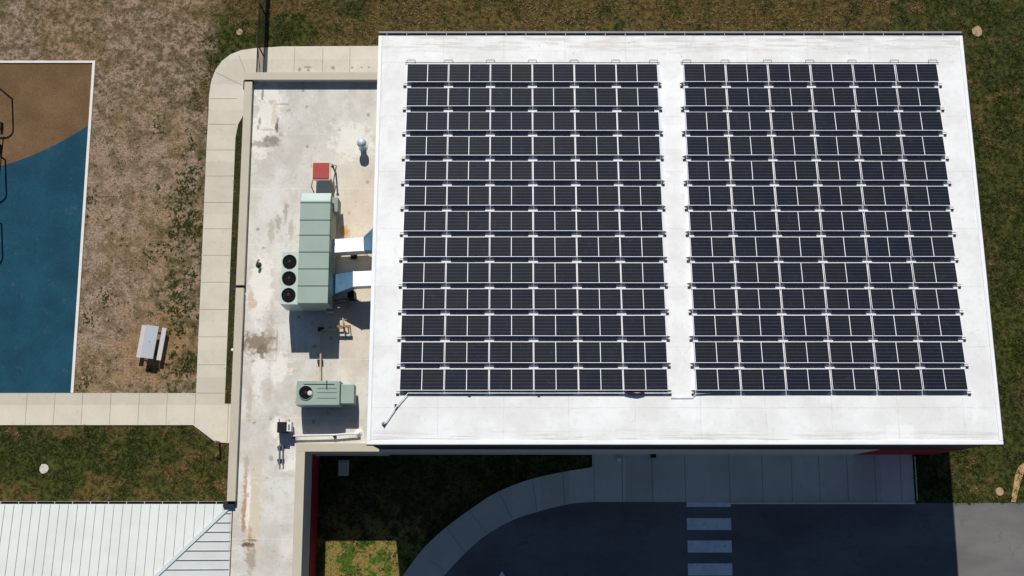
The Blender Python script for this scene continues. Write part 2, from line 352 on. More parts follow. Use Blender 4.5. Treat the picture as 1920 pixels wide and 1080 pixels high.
def mat_pale_metal(name, c, rough=.5):
    g = NG(name); a = g.noise(.7, 5, .6); b = g.noise(6, 4, .7)
    col = g.mix(g.step(a, .35, .65), tuple(x*.93 for x in c[:3])+(1,), c)
    col = g.mix(g.m_('MULTIPLY', g.step(b, .56, .7), .16), col, tuple(x*.72 for x in c[:3])+(1,))
    return g.done(col, rough, 0, .4)

M = dict(
    ground=mat_ground(), walk=mat_concrete('broom_finished_concrete', lin(200,194,178), 'Y'), walk_x=mat_concrete('walkway_concrete', lin(208,200,186), 'X'),
    cap=simple('beige_coping_metal', lin(190,182,162), .6, var=.05, scale=.6), joint=simple('darker_joint_concrete', lin(128,122,108), .95),  # joint strips are a darker concrete
    roof=mat_roof_main(), wing=mat_roof_wing(), edge=mat_pale_metal('white_edge_metal', lin(236,237,238), .5),
    gutter=simple('grey_gutter_metal', lin(138,138,138), .5, var=.1), gutter_in=simple('gutter_inside', lin(38,38,44), .8), bright=simple('bright_strap', lin(205,205,205), .5),
    wall_dark=simple('dark_metal_siding', lin(34,38,48), .6), wall_grey=simple('grey_block_wall', lin(196,188,176), .9, var=.08), wall_red=simple('red_wall', lin(150,22,30), .8, var=.08),
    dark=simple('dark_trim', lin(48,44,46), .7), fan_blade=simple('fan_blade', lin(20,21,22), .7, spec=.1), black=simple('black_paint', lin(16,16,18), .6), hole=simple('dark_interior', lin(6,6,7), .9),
    cells=mat_cells(), frame=simple('silver_module_frame', lin(226,228,232), .45, var=.03), tray=simple('white_tray', lin(234,235,238), .5, var=.03), tray_base=simple('galvanized_tray', lin(206,208,212), .5, var=.04), sheet=simple('white_slip_sheet', lin(247,247,247), .6, var=.01),
    defl=simple('zinc_deflector', lin(84,87,98), .55, metal=.2, var=.08), rail=simple('dark_rail', lin(70,72,74), .6),
    asphalt=mat_asphalt(), paint=mat_paint(), court=mat_court(), curb=simple('white_concrete_curb', lin(222,218,210), .85, var=.07),
    sage=mat_pale_metal('sage_green_enamel', lin(152,171,159), .5), sage_light=mat_pale_metal('light_sage_enamel', lin(188,203,197), .45), seam=simple('seam_gap', lin(84,96,90), .8), sage_dark=simple('sage_side_panel', lin(140,152,146), .6),
    galv=simple('galvanized_duct', lin(236,238,240), .5, metal=.9, var=.04, scale=3), galv_sky=simple('galvanized_painted_sky', lin(136,180,214), .45, metal=.65, var=.22, scale=1.4), red=simple('red_lid', lin(168,68,66), .6, var=.06), cream=simple('cream_frame', lin(214,204,172), .7, var=.08), wood=simple('timber_block', lin(152,114,74), .85, var=.2), pipe=simple('tan_gas_pipe', lin(188,175,148), .6),  # bluish galvanized: sky reflection painted into the sloping duct colour
    vent=simple('pale_vent_metal', lin(196,216,224), .35, metal=.3, var=.05), conduit=simple('white_conduit', lin(226,226,224), .5), grey=simple('grey_metal', lin(120,122,122), .55), maroon=simple('maroon_cloth', lin(66,24,36), .9),
    table=simple('pale_grey_table_top', lin(174,178,184), .6, var=.04, scale=1.2), bench=simple('pale_bench_top', lin(192,190,188), .65, var=.04), blue=simple('blue_tube_paint', lin(26,34,92), .45),
    metal_roof=mat_pale_metal('pale_standing_seam_metal', lin(213,218,213), .5), hip=simple('hip_capping', lin(200,208,208), .5, var=.04), rib=simple('rib_side', lin(150,160,160), .6), lid=simple('tan_access_lid', lin(172,146,116), .9, var=.15, scale=6), lid_white=simple('pale_access_lid', lin(190,189,178), .9, var=.12, scale=6), lid_grey=simple('grey_cover', lin(182,184,182), .85, var=.1),
    sand=simple('tan_edging', lin(176,146,100), .95, var=.25, scale=2.5), mulch=simple('mulch', lin(44,44,20), .95, scale=4, c2=lin(66,56,34)))
def mat_lawn():
    g = NG('lawn_blades'); r = g.n('ShaderNodeNewGeometry').outputs['Random Per Island']
    def ramp(cols):
        cr = g.n('ShaderNodeValToRGB'); g.put(cr.inputs[0], r); e = cr.color_ramp.elements
        e[0].color = lin(*cols[0]); e[1].color = lin(*cols[-1])
        for i, c in enumerate(cols[1:-1]): x = e.new((i+1)/(len(cols)-1)); x.color = lin(*c)
        return cr.outputs[0]
    a = ramp([(20,31,9),(30,42,12),(44,55,18),(62,70,28),(90,90,48)]); b = ramp([(52,47,21),(78,65,35),(100,84,50),(124,106,69),(150,134,98)])
    return g.done(g.mix(lawn_patch(g), a, b), .9, 0, .1)
M['lawn'] = mat_lawn()
M['dry'] = mat_grass('dry_blades', [(56,52,30),(72,66,40),(98,88,60),(128,112,86),(158,140,114),(188,170,146),(66,68,32)])
M['weed'] = mat_grass('weed_leaves', [(26,40,12),(38,52,18),(54,66,26),(86,88,46)])

# ------------------------------------------------------------------ ground, walks, road, court
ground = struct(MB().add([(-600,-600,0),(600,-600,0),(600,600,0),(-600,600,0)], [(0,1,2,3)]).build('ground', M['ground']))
ZW = .07
def pw(*pts, z=ZW): return [P(x,y,z) for x,y in pts]
XS = -15.62                                         # edge of the planting strip along the wing
arcN = pw((530,87),(480,90),(452,94),(432,102),(416,114),(404,131),(396,152),(392,178),(391,210))
ow = [P(712,86,ZW)+Vector((.3,0,0))] + arcN + pw((387.5,270),(376,540),(367.5,737))
ow += [Vector((-60, ow[-1].y, ZW)), Vector((-60, P(100,797,ZW).y, ZW))] + pw((362,797),(404,829),(433,831)) 
ow += [Vector((-14.0, ow[-1].y, ZW)), Vector((-14.0, P(430,757,ZW).y, ZW)), Vector((XS+.02, P(430,757,ZW).y, ZW)), Vector((XS-.02, 21.2, ZW)), Vector((XS+.10,22.0,ZW)), Vector((XS+.45, 22.7, ZW)), Vector((-14.1, 23.2, ZW)), Vector((-6.4, 23.2, ZW))]
westwalk = struct(MB().prism(ow, -.05, ZW).build('footpath', M['walk']))
jm = MB(); w2 = .011; zj = ZW+.004
yE = P(370,797,ZW).y; yT = P(367.5,737,ZW).y
for k, py in enumerate((185,233,281,330,379.5,429,478.5,529,580.5,631.5,684,737)):
    a = P(395-0.066*(py-185)-3,py,zj); xl = P(391-(py-210)*.0445,py,zj).x + .03
    jm.box(xl, XS-.03, a.y-w2, a.y+w2, ZW+.001, zj)
for px in (-3.5,49,101.5,153.5,206.5,260,312.5,365.5):
    q = P(px,767,zj); jm.box(q.x-w2, q.x+w2, yE+.02, yT-.02, ZW+.001, zj)
for px in (427.5,): q = P(px,790,zj); jm.box(q.x-w2,q.x+w2, P(0,829,zj).y, P(0,757,zj).y, ZW+.001, zj)
for px in (552,605,656): q = P(px,110,zj); jm.box(q.x-w2,q.x+w2, 23.25, P(0,89,zj).y, ZW+.001, zj)
for a, b in (((447,102),(462,140)),((405,136),(455,160))):
    A, B = P(*a,zj), P(*b,zj); d = (B-A).normalized(); n_ = Vector((-d.y,d.x,0))*w2
    jm.add([A+n_,A-n_,B-n_,B+n_], [(0,1,2,3)])
jm.build('joint', M['joint'], westwalk)
MB().box(XS+.02, -14.2, P(430,757,0).y, 22.6, -.04, .02).build('planting_strip', M['mulch'])
struct(bpy.data.objects['planting_strip'])

# playing court with its white kerb
cx0 = P(163,300,0).x; cy1 = P(100,119,0).y; cy0 = P(60,737,0).y
struct(MB().add([(-60,cy0-.02,.02),(cx0,cy0-.02,.02),(cx0,cy1,.02),(-60,cy1,.02)], [(0,1,2,3)]).build('court', M['court']))
struct(MB().prism([(cx0-.03,cy0),(cx0+.13,cy0),(cx0+.13,cy1+.14),(-60,cy1+.14),(-60,cy1),(cx0-.03,cy1)], -.05, .09).build('court_kerb', M['curb'], bevel=.015))

# southern walk and the road
outer = [(1110.5,876),(1045,887),(985.5,901.5),(928,925),(884,953.6),(839.7,986),(800.6,1021),(774.6,1052.6),(755,1080)]
inner = [(1115.7,941),(1076.7,943.5),(1045.4,949.7),(1006.4,960),(959.5,976),(910,1004.4),(871,1038),(832,1080)]
def smooth(pts, n=5):
    out = []
    for i in range(len(pts)-1):
        p0,p1,p2,p3 = pts[max(i-1,0)],pts[i],pts[i+1],pts[min(i+2,len(pts)-1)]
        for k in range(n):
            t = k/n; out.append(0.5*((2*p1)+(-p0+p2)*t+(2*p0-5*p1+4*p2-p3)*t*t+(-p0+3*p1-3*p2+p3)*t**3))
    return out+[pts[-1]]
Wo = smooth(pw(*outer)); Wi = smooth(pw(*inner))
de = (Wo[-1]-Wo[-2]).normalized(); di = (Wi[-1]-Wi[-2]).normalized()
Wo.append(Wo[-1]+de*8); Wi.append(Wi[-1]+di*8)
xe = P(1713,900,ZW).x; ys = P(1400,941.5,ZW).y
sw = [Vector((xe,3.5,ZW)), Vector((Wo[0].x,3.5,ZW))] + Wo + Wi[::-1] + [Vector((xe,ys,ZW))]
southwalk = struct(MB().prism(sw, -.05, ZW).build('pavement', M['walk_x']))
jm = MB()
for px in (1114,1167,1223,1285,1368,1430,1485,1537,1590,1642,1690):
    q = P(px,910,zj); jm.box(q.x-w2,q.x+w2, ys+.02, 3.4, ZW+.001, zj)
for a, b in (((1055,887),(1059,945)),((998,898),(1007,958)),((936,924),(960,972)),((880,958),(914,1001)),((838,990),(872,1036)),((806,1050),(835,1071))):
    A, B = P(*a,zj), P(*b,zj); d = (B-A).normalized(); n_ = Vector((-d.y,d.x,0))*w2
    jm.add([A+n_,A-n_,B-n_,B+n_], [(0,1,2,3)])
jm.build('joint', M['joint'], southwalk)
MB().box(P(1362,941,ZW).x, xe, ys-.10, ys-.002, -.04, ZW+.05).build('kerb', M['curb'], southwalk, bevel=.02)
yr = P(1850,943,0).y
rp = [Vector((300,yr,0)), Vector((xe-.05,yr,0)), Vector((xe-.05,ys+.1,0)), Vector((Wi[0].x,ys+.1,0))] + [p+Vector((-.05,.05,0)) for p in Wi] + [Vector((Wi[-1].x,-40,0)), Vector((300,-40,0))]
struct(MB().prism(rp, .006, .006).build('road', M['asphalt']))
for i, (y0,y1) in enumerate(((941.5,950.5),(971.5,993.5),(1013.5,1036),(1056.5,1079))):
    a = P(1287+i*.9,y0,.01); b = P(1370+i*1.2,y1,.01)
    struct(MB().box(a.x,b.x,b.y,min(a.y,ys-.003),.006,.011).build('crossing_stripe', M['paint']))
q = P(941,1071,.01)
struct(MB().prism([(q.x,q.y),(q.x-.45,q.y-.75),(q.x-.12,q.y-.65),(q.x-.12,q.y-2.6),(q.x+.12,q.y-2.6),(q.x+.12,q.y-.65),(q.x+.45,q.y-.75)], .006, .011).build('road_arrow', M['paint']))
tp = [P(*a,0) for a in ((1930,862),(1920,866),(1908,877),(1903,892),(1901,905),(1898,922),(1895.5,941),(1904,941),(1908,925),(1912,910),(1917,893),(1922,880),(1930,876))]
struct(MB().prism(tp, -.02, .03).build('worn_path', M['sand']))

# ------------------------------------------------------------------ the tall hall
XW, XE, YS, YN = -6.70, 22.65, 3.40, 23.93
hall = thing('hall_building', 'tall hall with a broad white flat roof carrying both solar arrays', 'building', (8, 13.7, 0))
i_ = .03
MB().box(XW+i_, 18.4, YS+i_, YN-i_, 0, 4.9).build('wall', M['wall_grey'], hall)
o = MB().box(18.4, XE-i_, YS+i_, YN-i_, 0, 4.9).build('wall', M['wall_red'], hall); o['label'] = 'dark red wall section'
xy = [(XW+.05,YS+.05),(XE-.05,YS+.05),(XE-.05,YN-.05),(XW+.05,YN-.05)]
o = MB().hexa(xy, [4.9]*4, [zr(y)-.12 for x,y in xy]).build('wall', M['wall_dark'], hall); o['label'] = 'dark upper wall band'
xy = [(XW,YS),(XE,YS),(XE,YN),(XW,YN)]
roof = MB().hexa(xy, [zr(y)-.12 for x,y in xy], [zr(y) for x,y in xy]).build('roof', M['roof'], hall)
e = MB(); t_ = .17
def eb(x0,x1,y0,y1,h=.05): e.hexa([(x0,y0),(x1,y0),(x1,y1),(x0,y1)], [zr(y0)+.001,zr(y0)+.001,zr(y1)+.001,zr(y1)+.001], [zr(y0)+h,zr(y0)+h,zr(y1)+h,zr(y1)+h])
eb(XW-.012,XW+t_,YS+t_,YN-.02); eb(XE-t_,XE+.012,YS+t_,YN-.02); eb(XW-.012,XE+.012,YS-.012,YS+t_)
e.build('roof_edge', M['edge'], hall, bevel=.02)
e = MB()
for x0,x1,y0,y1 in ((XE+.012,XE+.05,YS,YN),(XW-.02,XE+.05,YS-.05,YS-.012)):
    e.hexa([(x0,y0),(x1,y0),(x1,y1),(x0,y1)], [zr(y0)-.3,zr(y0)-.3,zr(y1)-.3,zr(y1)-.3], [zr(y0)+.01,zr(y0)+.01,zr(y1)+.01,zr(y1)+.01])
e.build('fascia', M['dark'], hall)
zg = zr(YN)
g_ = MB().box(XW,XE,YN+.02,YN+.03,zg-.16,zg-.01).box(XW,XE,YN+.14,YN+.23,zg-.16,zg+.01).box(XW,XE,YN+.03,YN+.14,zg-.16,zg-.14)
gut = g_.build('gutter', M['gutter'], hall)
MB().box(XW+.01,XE-.01,YN+.031,YN+.139,zg-.138,zg-.125).build('gutter_bed', M['gutter_in'], gut)
g_ = MB(); x = XW+.4
while x < XE: g_.box(x-.012,x+.012,YN+.02,YN+.15,zg-.009,zg-.003); x += 1.0
g_.build('strap', M['bright'], gut)
q = P(1225,853,0.6); MB().box(q.x-.13,q.x+.13,YS-.16,YS+.02,.3,.75).build('outlet_box', M['black'], hall)

# ------------------------------------------------------------------ the low flat-roofed wing
ZC, ZF = 4.74, 4.38
XA, XB = -14.2, -10.38; YA, YB = 23.33, 3.34
wing = thing('flat_roof_wing', 'low flat roofed wing with beige parapets beside the tall hall', 'building', (-10.5, 12, 0))
MB().prism([(XA+.03,-12),(XB-.03,-12),(XB-.03,YB+.03),(XW+.08,YB+.03),(XW+.08,YA-.03),(XA+.03,YA-.03)], 0, ZF-.02).build('wall', M['wall_grey'], wing)
o = MB().box(XB-.029,XB-.005,-12,YB-.02,0.02,2.25).build('wall_band', M['wall_red'], wing); o['label'] = 'dark red lower wall band'
MB().prism([(XA+.1,-12),(XB-.1,-12),(XB-.1,YB+.1),(XW-.01,YB+.1),(XW-.01,YA-.1),(XA+.1,YA-.1)], ZF-.02, ZF).build('roof', M['wing'], wing)
pw_ = .42; yW0 = .89; y537 = P(450,537,ZC).y
def parapet(x0,x1,y0,y1,z=ZC):
    pc = MB().box(x0+.02,x1-.02,y0+(.02 if x1-x0>y1-y0 else 0),y1-(.02 if x1-x0>y1-y0 else 0),ZF-.02,z-.05).build('parapet', M['wall_grey'], wing)
    MB().box(x0,x1,y0,y1,z-.05,z).build('coping', M['cap'], pc, bevel=.012)
parapet(XA, XA+pw_, yW0, y537-.07); parapet(XA, XA+pw_, y537+.07, YA-.50)
parapet(XA-.02, XW+.09, YA-.42, YA, ZC+.07)
parapet(XB-.46, XW+.09, YB, YB+.42); parapet(XB-.46, XB, -12, YB-.002)
MB().box(XA-.03,XA+pw_+.03,YA-.50,YA-.425,ZF,ZC-.01).box(XA-.06,XA+.0,YA-.9,YA-.425,ZC-.6,ZC-.02).build('corner_flashing', M['dark'], wing)
sc = MB().box(XA-.02,XA+pw_+.02,y537-.065,y537+.065,ZF,ZC-.14).box(XA-.28,XA-.025,y537-.16,y537+.12,ZC-.55,ZC-.25).build('scupper', M['dark'], wing)
MB().box(XA-.22,XA+.35,yW0-.30,yW0-.003,ZF,ZC-.16).build('end_flashing', M['wall_dark'], wing)

# ------------------------------------------------------------------ the hipped metal roof south-west
ZE = 4.36; ex, ey = -14.0, P(200,945,ZE).y; s_ = .14; D = 12.0
mb = thing('metal_roof_building', 'pale standing seam hipped metal roof at the lower left corner', 'building', (-26,-11,0))
MB().box(-70,ex-.5,ey-2*D+.4,ey-.4,0,ZE-.08).build('wall', M['wall_grey'], mb)
zt = ZE+D*s_
rf = MB().add([(ex,ey,ZE),(-70,ey,ZE),(-70,ey-D,zt),(ex-D,ey-D,zt),(ex,ey-2*D,ZE),(-70,ey-2*D,ZE)], [(0,3,2,1)[::-1],(0,3,4)[::-1],(3,2,5,4)]).build('roof', M['metal_roof'], mb)
for p_ in rf.data.polygons:
    if p_.normal.z < 0: p_.flip()
def rib_along(a, b, w_, h):                        # raised seam lying on the slope
    d = (b-a).normalized(); n_ = Vector((-d.y,d.x,0)).normalized()*w_; u = Vector((0,0,h)); lo = Vector((0,0,-.01))
    return [a-n_+lo,a+n_+lo,b+n_+lo,b-n_+lo,a-n_+u,a+n_+u,b+n_+u,b-n_+u]
HX = [(3,2,1,0),(4,5,6,7),(0,1,5,4),(1,2,6,5),(2,3,7,6),(3,0,4,7)]
r1 = MB(); k = 1
while ex-.455*k > -36:
    dx = .455*k; L = min(dx, D)-.12
    if L > .15: r1.add(rib_along(Vector((ex-dx,ey-.02,ZE+.02*s_)), Vector((ex-dx,ey-L,ZE+L*s_)), .011, .032), HX)
    k += 1
k = 1
while .455*k < 2*D-.3:
    dy = .455*k; L = min(dy, 2*D-dy)-.12
    if L > .15: r1.add(rib_along(Vector((ex-.02,ey-dy,ZE+.02*s_)), Vector((ex-L,ey-dy,ZE+L*s_)), .012, .045), HX)
    k += 1
r1.build('standing_seam', M['rib'], rf)
MB().add(rib_along(Vector((ex,ey,ZE)), Vector((ex-D,ey-D,zt)), .085, .05), HX).build('hip_cap', M['hip'], rf)
gb = MB().box(-70,ex,ey+.11,ey+.14,ZE-.14,ZE).box(-70,ex,ey+.02,ey+.11,ZE-.14,ZE-.12)
gt = gb.build('gutter', M['gutter'], mb); MB().box(-69.9,ex-.02,ey+.022,ey+.108,ZE-.119,ZE-.11).build('gutter_bed', M['gutter_in'], gt)
g_ = MB(); x = ex-.8
while x > -34: g_.box(x-.015,x+.015,ey-.01,ey+.12,ZE+.001,ZE+.012); x -= .9
g_.build('strap', M['bright'], gt)
MB().box(ex+.005,ex+.05,ey-2*D,ey-.3,ZE-.06,ZE+.02).build('edge_trim', M['grey'], mb)

# ------------------------------------------------------------------ solar arrays
TILT = R(8.5)+math.atan(-ZRS); PL = 1.05; PH = PL*math.cos(TILT); PV = PL*math.sin(TILT); PWD = 2.062; ZLOW = .10
YT0, PITCH = 22.36, (22.36-6.92)/12
def panel_proto():
    t = thing('solar_panel', 'x', 'solar panel')
    def slab(mbx, x0, x1, a0, a1, top, th):        # a along the slope from the low edge
        f_ = lambda a, z: (-a*math.cos(TILT)-z*0, ZLOW + a*math.sin(TILT) + z)
        vs = []
        for z in (top-th, top):
            for (x,a) in ((x0,a1),(x1,a1),(x1,a0),(x0,a0)):
                y_, z_ = f_(a, z); vs.append((x,y_,z_))
        mbx.add(vs, HX)
    m = MB(); slab(m, -PWD/2, PWD/2, 0, PL, 0, .035); m.build('frame', M['frame'], t, local=True)
    for sgn in (-1, 1):
        c = MB(); xa, xb = .016, PWD/2-.023
        slab(c, min(sgn*xa,sgn*xb), max(sgn*xa,sgn*xb), .017, PL-.024, .003, .002); c.build('cell_field', M['cells'], t, local=True)
    return t
proto = panel_proto(); first = True
ARR = [('left', -5.24+2.085/2, 2.085), ('right', 8.53+2.115/2, 2.115)]
for an, x0, px_ in ARR:
    for r in range(13):
        for c in range(6):
            t = proto if first else copy_tree(proto); first = False
            y = YT0 - r*PITCH; t.location = (x0+c*px_, y, zr(y)+ (0 if r else 0))
            cl = ['first','second','third','fourth','fifth','last'][c]
            rl = 'bottom' if r == 12 else 'top' if r == 0 else ORD[r]
            t.location.x += random.uniform(-.006,.006); t.location.y += random.uniform(-.006,.006); t.rotation_euler = (random.uniform(-.004,.004), random.uniform(-.004,.004), random.uniform(-.0025,.0025))
            t['label'] = f'dark solar panel, {cl} from the left in the {rl} row of the {an} array'
            t['group'] = 'solar panels on the white roof'
# racking of one row: deflectors behind the panels, white trays at the joints, dark rails, end plates
rack_proto = {}
for an, x0, px_ in ARR:
    xl, xr_ = x0-px_/2+.012, x0+5.5*px_-.012
    for r in range(13):
        y = YT0-r*PITCH
        lab = f'racking with white trays under the {"bottom" if r==12 else "top" if r==0 else ORD[r]} row of the {an} solar array'
        if an in rack_proto and r > 1:
            t = copy_tree(rack_proto[an]); t.location = (0, y, zr(y)); t['label'] = lab; continue
        t = thing('panel_rack', lab, 'solar racking', (0,y,zr(y)), 'racks of the solar rows')
        if r == 1: rack_proto[an] = t
        yh = -PH; zh = ZLOW+PV
        for c in range(6):
            a, b = x0+(c-.5)*px_+.23, x0+(c+.5)*px_-.23
            d = MB().add([(a,yh+.012,zh-.035),(b,yh+.012,zh-.035),(b,yh-.20,.03-ZRS*(-yh+.2)),(a,yh-.20,.03-ZRS*(-yh+.2)),
                          (a,yh+.012,zh-.045),(b,yh+.012,zh-.045),(b,yh-.185,.02-ZRS*(-yh+.2)),(a,yh-.185,.02-ZRS*(-yh+.2))], HX)
            d.build('wind_deflector', M['defl'], t, local=True)
        for c in range(7):
            xm = x0+(c-.5)*px_; a, b = xm-.225, xm+.225
            if c == 0: a = xl-.01
            if c == 6: b = xr_+.01
            ya, yb = .055, -PITCH+.04
            m = MB(); sl = -ZRS
            for z0,z1,y0_,y1_ in ((.012,.028,ya,yb+.06),):
                m.hexa([(a,y1_),(b,y1_),(b,y0_),(a,y0_)], [z0-y1_*sl,z0-y1_*sl,z0-y0_*sl,z0-y0_*sl],[z1-y1_*sl,z1-y1_*sl,z1-y0_*sl,z1-y0_*sl])
            tr = m.build('tray', M['tray_base'], t, local=True)
            MB().hexa([(a,-.005),(b,-.005),(b,.078 if r else .04),(a,.078 if r else .04)], [.03]*4, [.105]*4).build('tray_lip', M['tray'], tr, local=True)
            if r == 0:                              # open tray ends with their wire lips north of the top row
                lp = [(xm-.21,.06,.09),(xm-.20,.20,.09),(xm+.20,.20,.09),(xm+.21,.06,.09)]
                if c == 0: lp = [(p[0]+.2,p[1],p[2]) for p in lp]
                if c == 6: lp = [(p[0]-.2,p[1],p[2]) for p in lp]
                MB().tube(lp, .018, 6).build('lip_wire', M['dark'], tr, local=True)
        if r == 0: MB().tube([(xl-.12,.085,.06),(xr_+.12,.085,.06)], .018, 6).build('rail', M['rail'], t, local=True)
        zz = .10-ZRS*1.1
        MB().tube([(xl-.16,yh-.045,zz),(xr_+.16,yh-.045,zz)], .016, 6).build('rail', M['grey'], t, local=True)
        for xq in (xl-.1, xr_+.1): MB().box(xq-.075,xq+.075,yh-.185,yh-.125,.02-ZRS*1.1,.09-ZRS*1.1).build('end_clamp', M['dark'], t, local=True)
        xe_, sg = (xr_,1) if an == 'left' else (xl,-1)
        a0, a1 = -.03, yh+.02                         # sloping end plate on the corridor side
        q0 = (xe_+sg*.015, a0, ZLOW-.01); q1 = (xe_+sg*.015, a1, zh-.06); q2 = (xe_+sg*.20, a1, .012-a1*-ZRS); q3 = (xe_+sg*.08, a0, .012)
        vs = [q0,q3,q2,q1]; vs += [(v[0],v[1],v[2]-.006) for v in vs]
        MB().add(vs, [(0,1,2,3),(7,6,5,4),(0,4,5,1),(1,5,6,2),(2,6,7,3),(3,7,4,0)]).build('end_plate', M['sheet'], t, local=True)

# conduit along the foot of the left array
q = [PR(1256,737,.12), PR(765,737,.12), PR(745,760,.12), PR(721,795,.12), PR(721,795,.02)]
cd = thing('roof_conduit', 'white conduit along the bottom edge of the left solar array ending in a bent tail', 'conduit', q[2])
MB().tube(q, .028, 8).build('pipe', M['conduit'], cd)
for px, py in ((742.5,762),(1010,738),(880,738)):
    a = PR(px,py,0); MB().box(a.x-.06,a.x+.06,a.y-.1,a.y+.1,a.z+.002,a.z+.1).build('support_block', M['dark'], cd)
a = PR(720,795,0); MB().lathe(a, [(.11,0),(.1,.05),(.04,.09),(.035,.2)], 14).build('flashing_boot', M['grey'], cd)
a = PR(1332,737,.1); b = PR(1258,745.5,.06); c_ = PR(1299,745.5,.06)
t = thing('cable_run', 'thin grey cable run crossing the gap between the two arrays', 'conduit', b)
MB().tube([b,c_,PR(1304,738,.1),a], .018, 6).build('pipe', M['conduit'], t)
a = PR(1190,737.5,.17); t = thing('maroon_wrap', 'small maroon cloth wrap on the conduit below the left array', 'cloth', a)
MB().tube([a+Vector((-.46,.03,0)),a+Vector((-.2,.0,-.01)),a+Vector((.1,-.03,.01)),a+Vector((.46,.02,0))], [.025,.05,.045,.025], 8).build('cloth', M['maroon'], t)

# ------------------------------------------------------------------ plant on the low roof
def zw(h): return ZF+h
# long air handler
zT = zw(2.6)
A = P(562,377,zT); B = P(614.5,568.5,zT); X0, X1 = -10.62, B.x; Y0, Y1 = B.y, A.y
hv = thing('air_handler', 'long sage green rooftop air handler with a row of three fans', 'air conditioner', ((X0+X1)/2,(Y0+Y1)/2,ZF))
MB().box(X0+.1,X1-.1,Y0+.1,Y1-.1,ZF,ZF+.35).build('base_rail', M['dark'], hv)
MB().box(X0,X1,Y0,Y1,ZF+.35,zT).build('cabinet', M['sage'], hv, bevel=.02)
ys_ = [P(590,py,zT).y for py in (380,412.5,440.8,472.5,504,536)]
for yy in ys_: MB().box(X0-.012,X1+.012,yy-.022,yy+.022,zT-.3,zT+.012).build('seam', M['seam'], hv)
hy = P(590,362,zT-.3).y
MB().add([(X0+.02,Y1+.01,zT-.02),(X1-.02,Y1+.01,zT-.02),(X1-.02,hy,zT-.32),(X0+.02,hy,zT-.32),(X0+.02,Y1+.01,zT-.75),(X1-.02,Y1+.01,zT-.75),(X1-.02,hy,zT-.7),(X0+.02,hy,zT-.7)],
         [(3,2,1,0)[::-1],(4,5,6,7)[::-1],(0,1,5,4),(1,2,6,5)[::-1],(2,3,7,6),(3,0,4,7)]).build('intake_hood', M['sage_light'], hv)
zFan = zw(2.25); fa = P(529,471,zFan); fb = P(557,571,zFan)
MB().box(fa.x,X0-.005,fb.y,fa.y,ZF+.45,zFan).build('fan_section', M['sage_light'], hv, bevel=.02)
def fan(parent, c, r, blades=4, hub=.07):
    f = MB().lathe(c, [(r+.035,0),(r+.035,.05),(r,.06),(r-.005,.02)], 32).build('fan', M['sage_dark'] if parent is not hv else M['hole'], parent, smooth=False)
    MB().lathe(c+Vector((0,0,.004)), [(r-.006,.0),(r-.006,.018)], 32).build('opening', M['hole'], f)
    bl = MB()
    for k in range(blades):
        a = k*2*math.pi/blades+.5; ca, sa = math.cos(a), math.sin(a)
        pts = [(.05,-.03,.028),(r*.9,-.09,.03),(r*.9,.06,.042),(.05,.03,.036)]
        vs = [(c.x+ca*x-sa*y, c.y+sa*x+ca*y, c.z+z) for x,y,z in pts]; vs += [(v[0],v[1],v[2]-.004) for v in vs]
        bl.add(vs, [(0,1,2,3),(7,6,5,4),(0,4,5,1),(1,5,6,2),(2,6,7,3),(3,7,4,0)])
    bl.build('blades', M['fan_blade'], f); MB().lathe(c+Vector((0,0,.02)), [(hub,0),(hub,.03),(hub*.5,.04)], 14).build('hub', M['dark'], f)
    return f
for px, py in ((543,490.5),(542,521.5),(541,553)): fan(hv, P(px,py,zFan), .315)
za = zw(1.55); a = P(621,370,za); b = P(633.5,397,za)
MB().box(a.x,b.x,b.y,a.y,ZF+.5,za).build('control_box', M['sage_dark'], hv, bevel=.015)
MB().box(X1-.02,a.x+.005,b.y+.2,a.y-.3,ZF+1.0,ZF+1.3).build('bracket', M['dark'], hv)
MB().box(X1-.3,X1+.05,Y0-.15,Y0-.003,ZF+.5,ZF+1.0).build('access_box', M['sage_dark'], hv)

def duct(label, pts, zs, hgt, name='duct'):        # pts: top outline pairs (north, south) with heights
    a = [P(p[0][0],p[0][1],z) for p,z in zip(pts,zs)]; b = [P(p[1][0],p[1][1],z) for p,z in zip(pts,zs)]
    t = thing('air_duct', label, 'duct', ((a[0]+b[0])/2-Vector((0,0,hgt))), 'ducts between air handler and hall')
    for i in range(len(pts)-1):
        q = [a[i],b[i],b[i+1],a[i+1]]; lo = [v-Vector((0,0,hgt)) for v in q]
        MB().add(q+lo, [(0,1,2,3),(7,6,5,4),(0,4,5,1),(1,5,6,2),(2,6,7,3),(3,7,4,0)]).build('duct_section', M['galv_sky' if abs(zs[i]-zs[i+1]) > .05 else 'galv'], t)
    cl = MB()
    for i in range(len(pts)):
        n_ = Vector((.03,0,0)); q = [a[i]-n_+Vector((0,.02,.012)),b[i]-n_+Vector((0,-.02,.012)),b[i]+n_+Vector((0,-.02,.012)),a[i]+n_+Vector((0,.02,.012))]
        lo = [v-Vector((0,0,hgt+.02)) for v in q]; cl.add(q+lo, [(0,1,2,3),(7,6,5,4),(0,4,5,1),(1,5,6,2),(2,6,7,3),(3,7,4,0)])
    cl.build('flange', M['galv'], t); return t
d1 = duct('upper silver duct with a blue reflecting elbow against the hall wall', [((617,449),(617,474)),((681,445),(682,470)),((706,421),(706,468))], [zw(1.5),zw(1.5),zw(2.35)], .85)
d2 = duct('lower silver duct sloping up from the air handler to the hall wall', [((617,518),(617,555)),((625,515),(625,552)),((663,509),(663,537)),((706,507),(706,535))], [zw(1.05),zw(1.05),zw(2.0),zw(2.0)], .75)
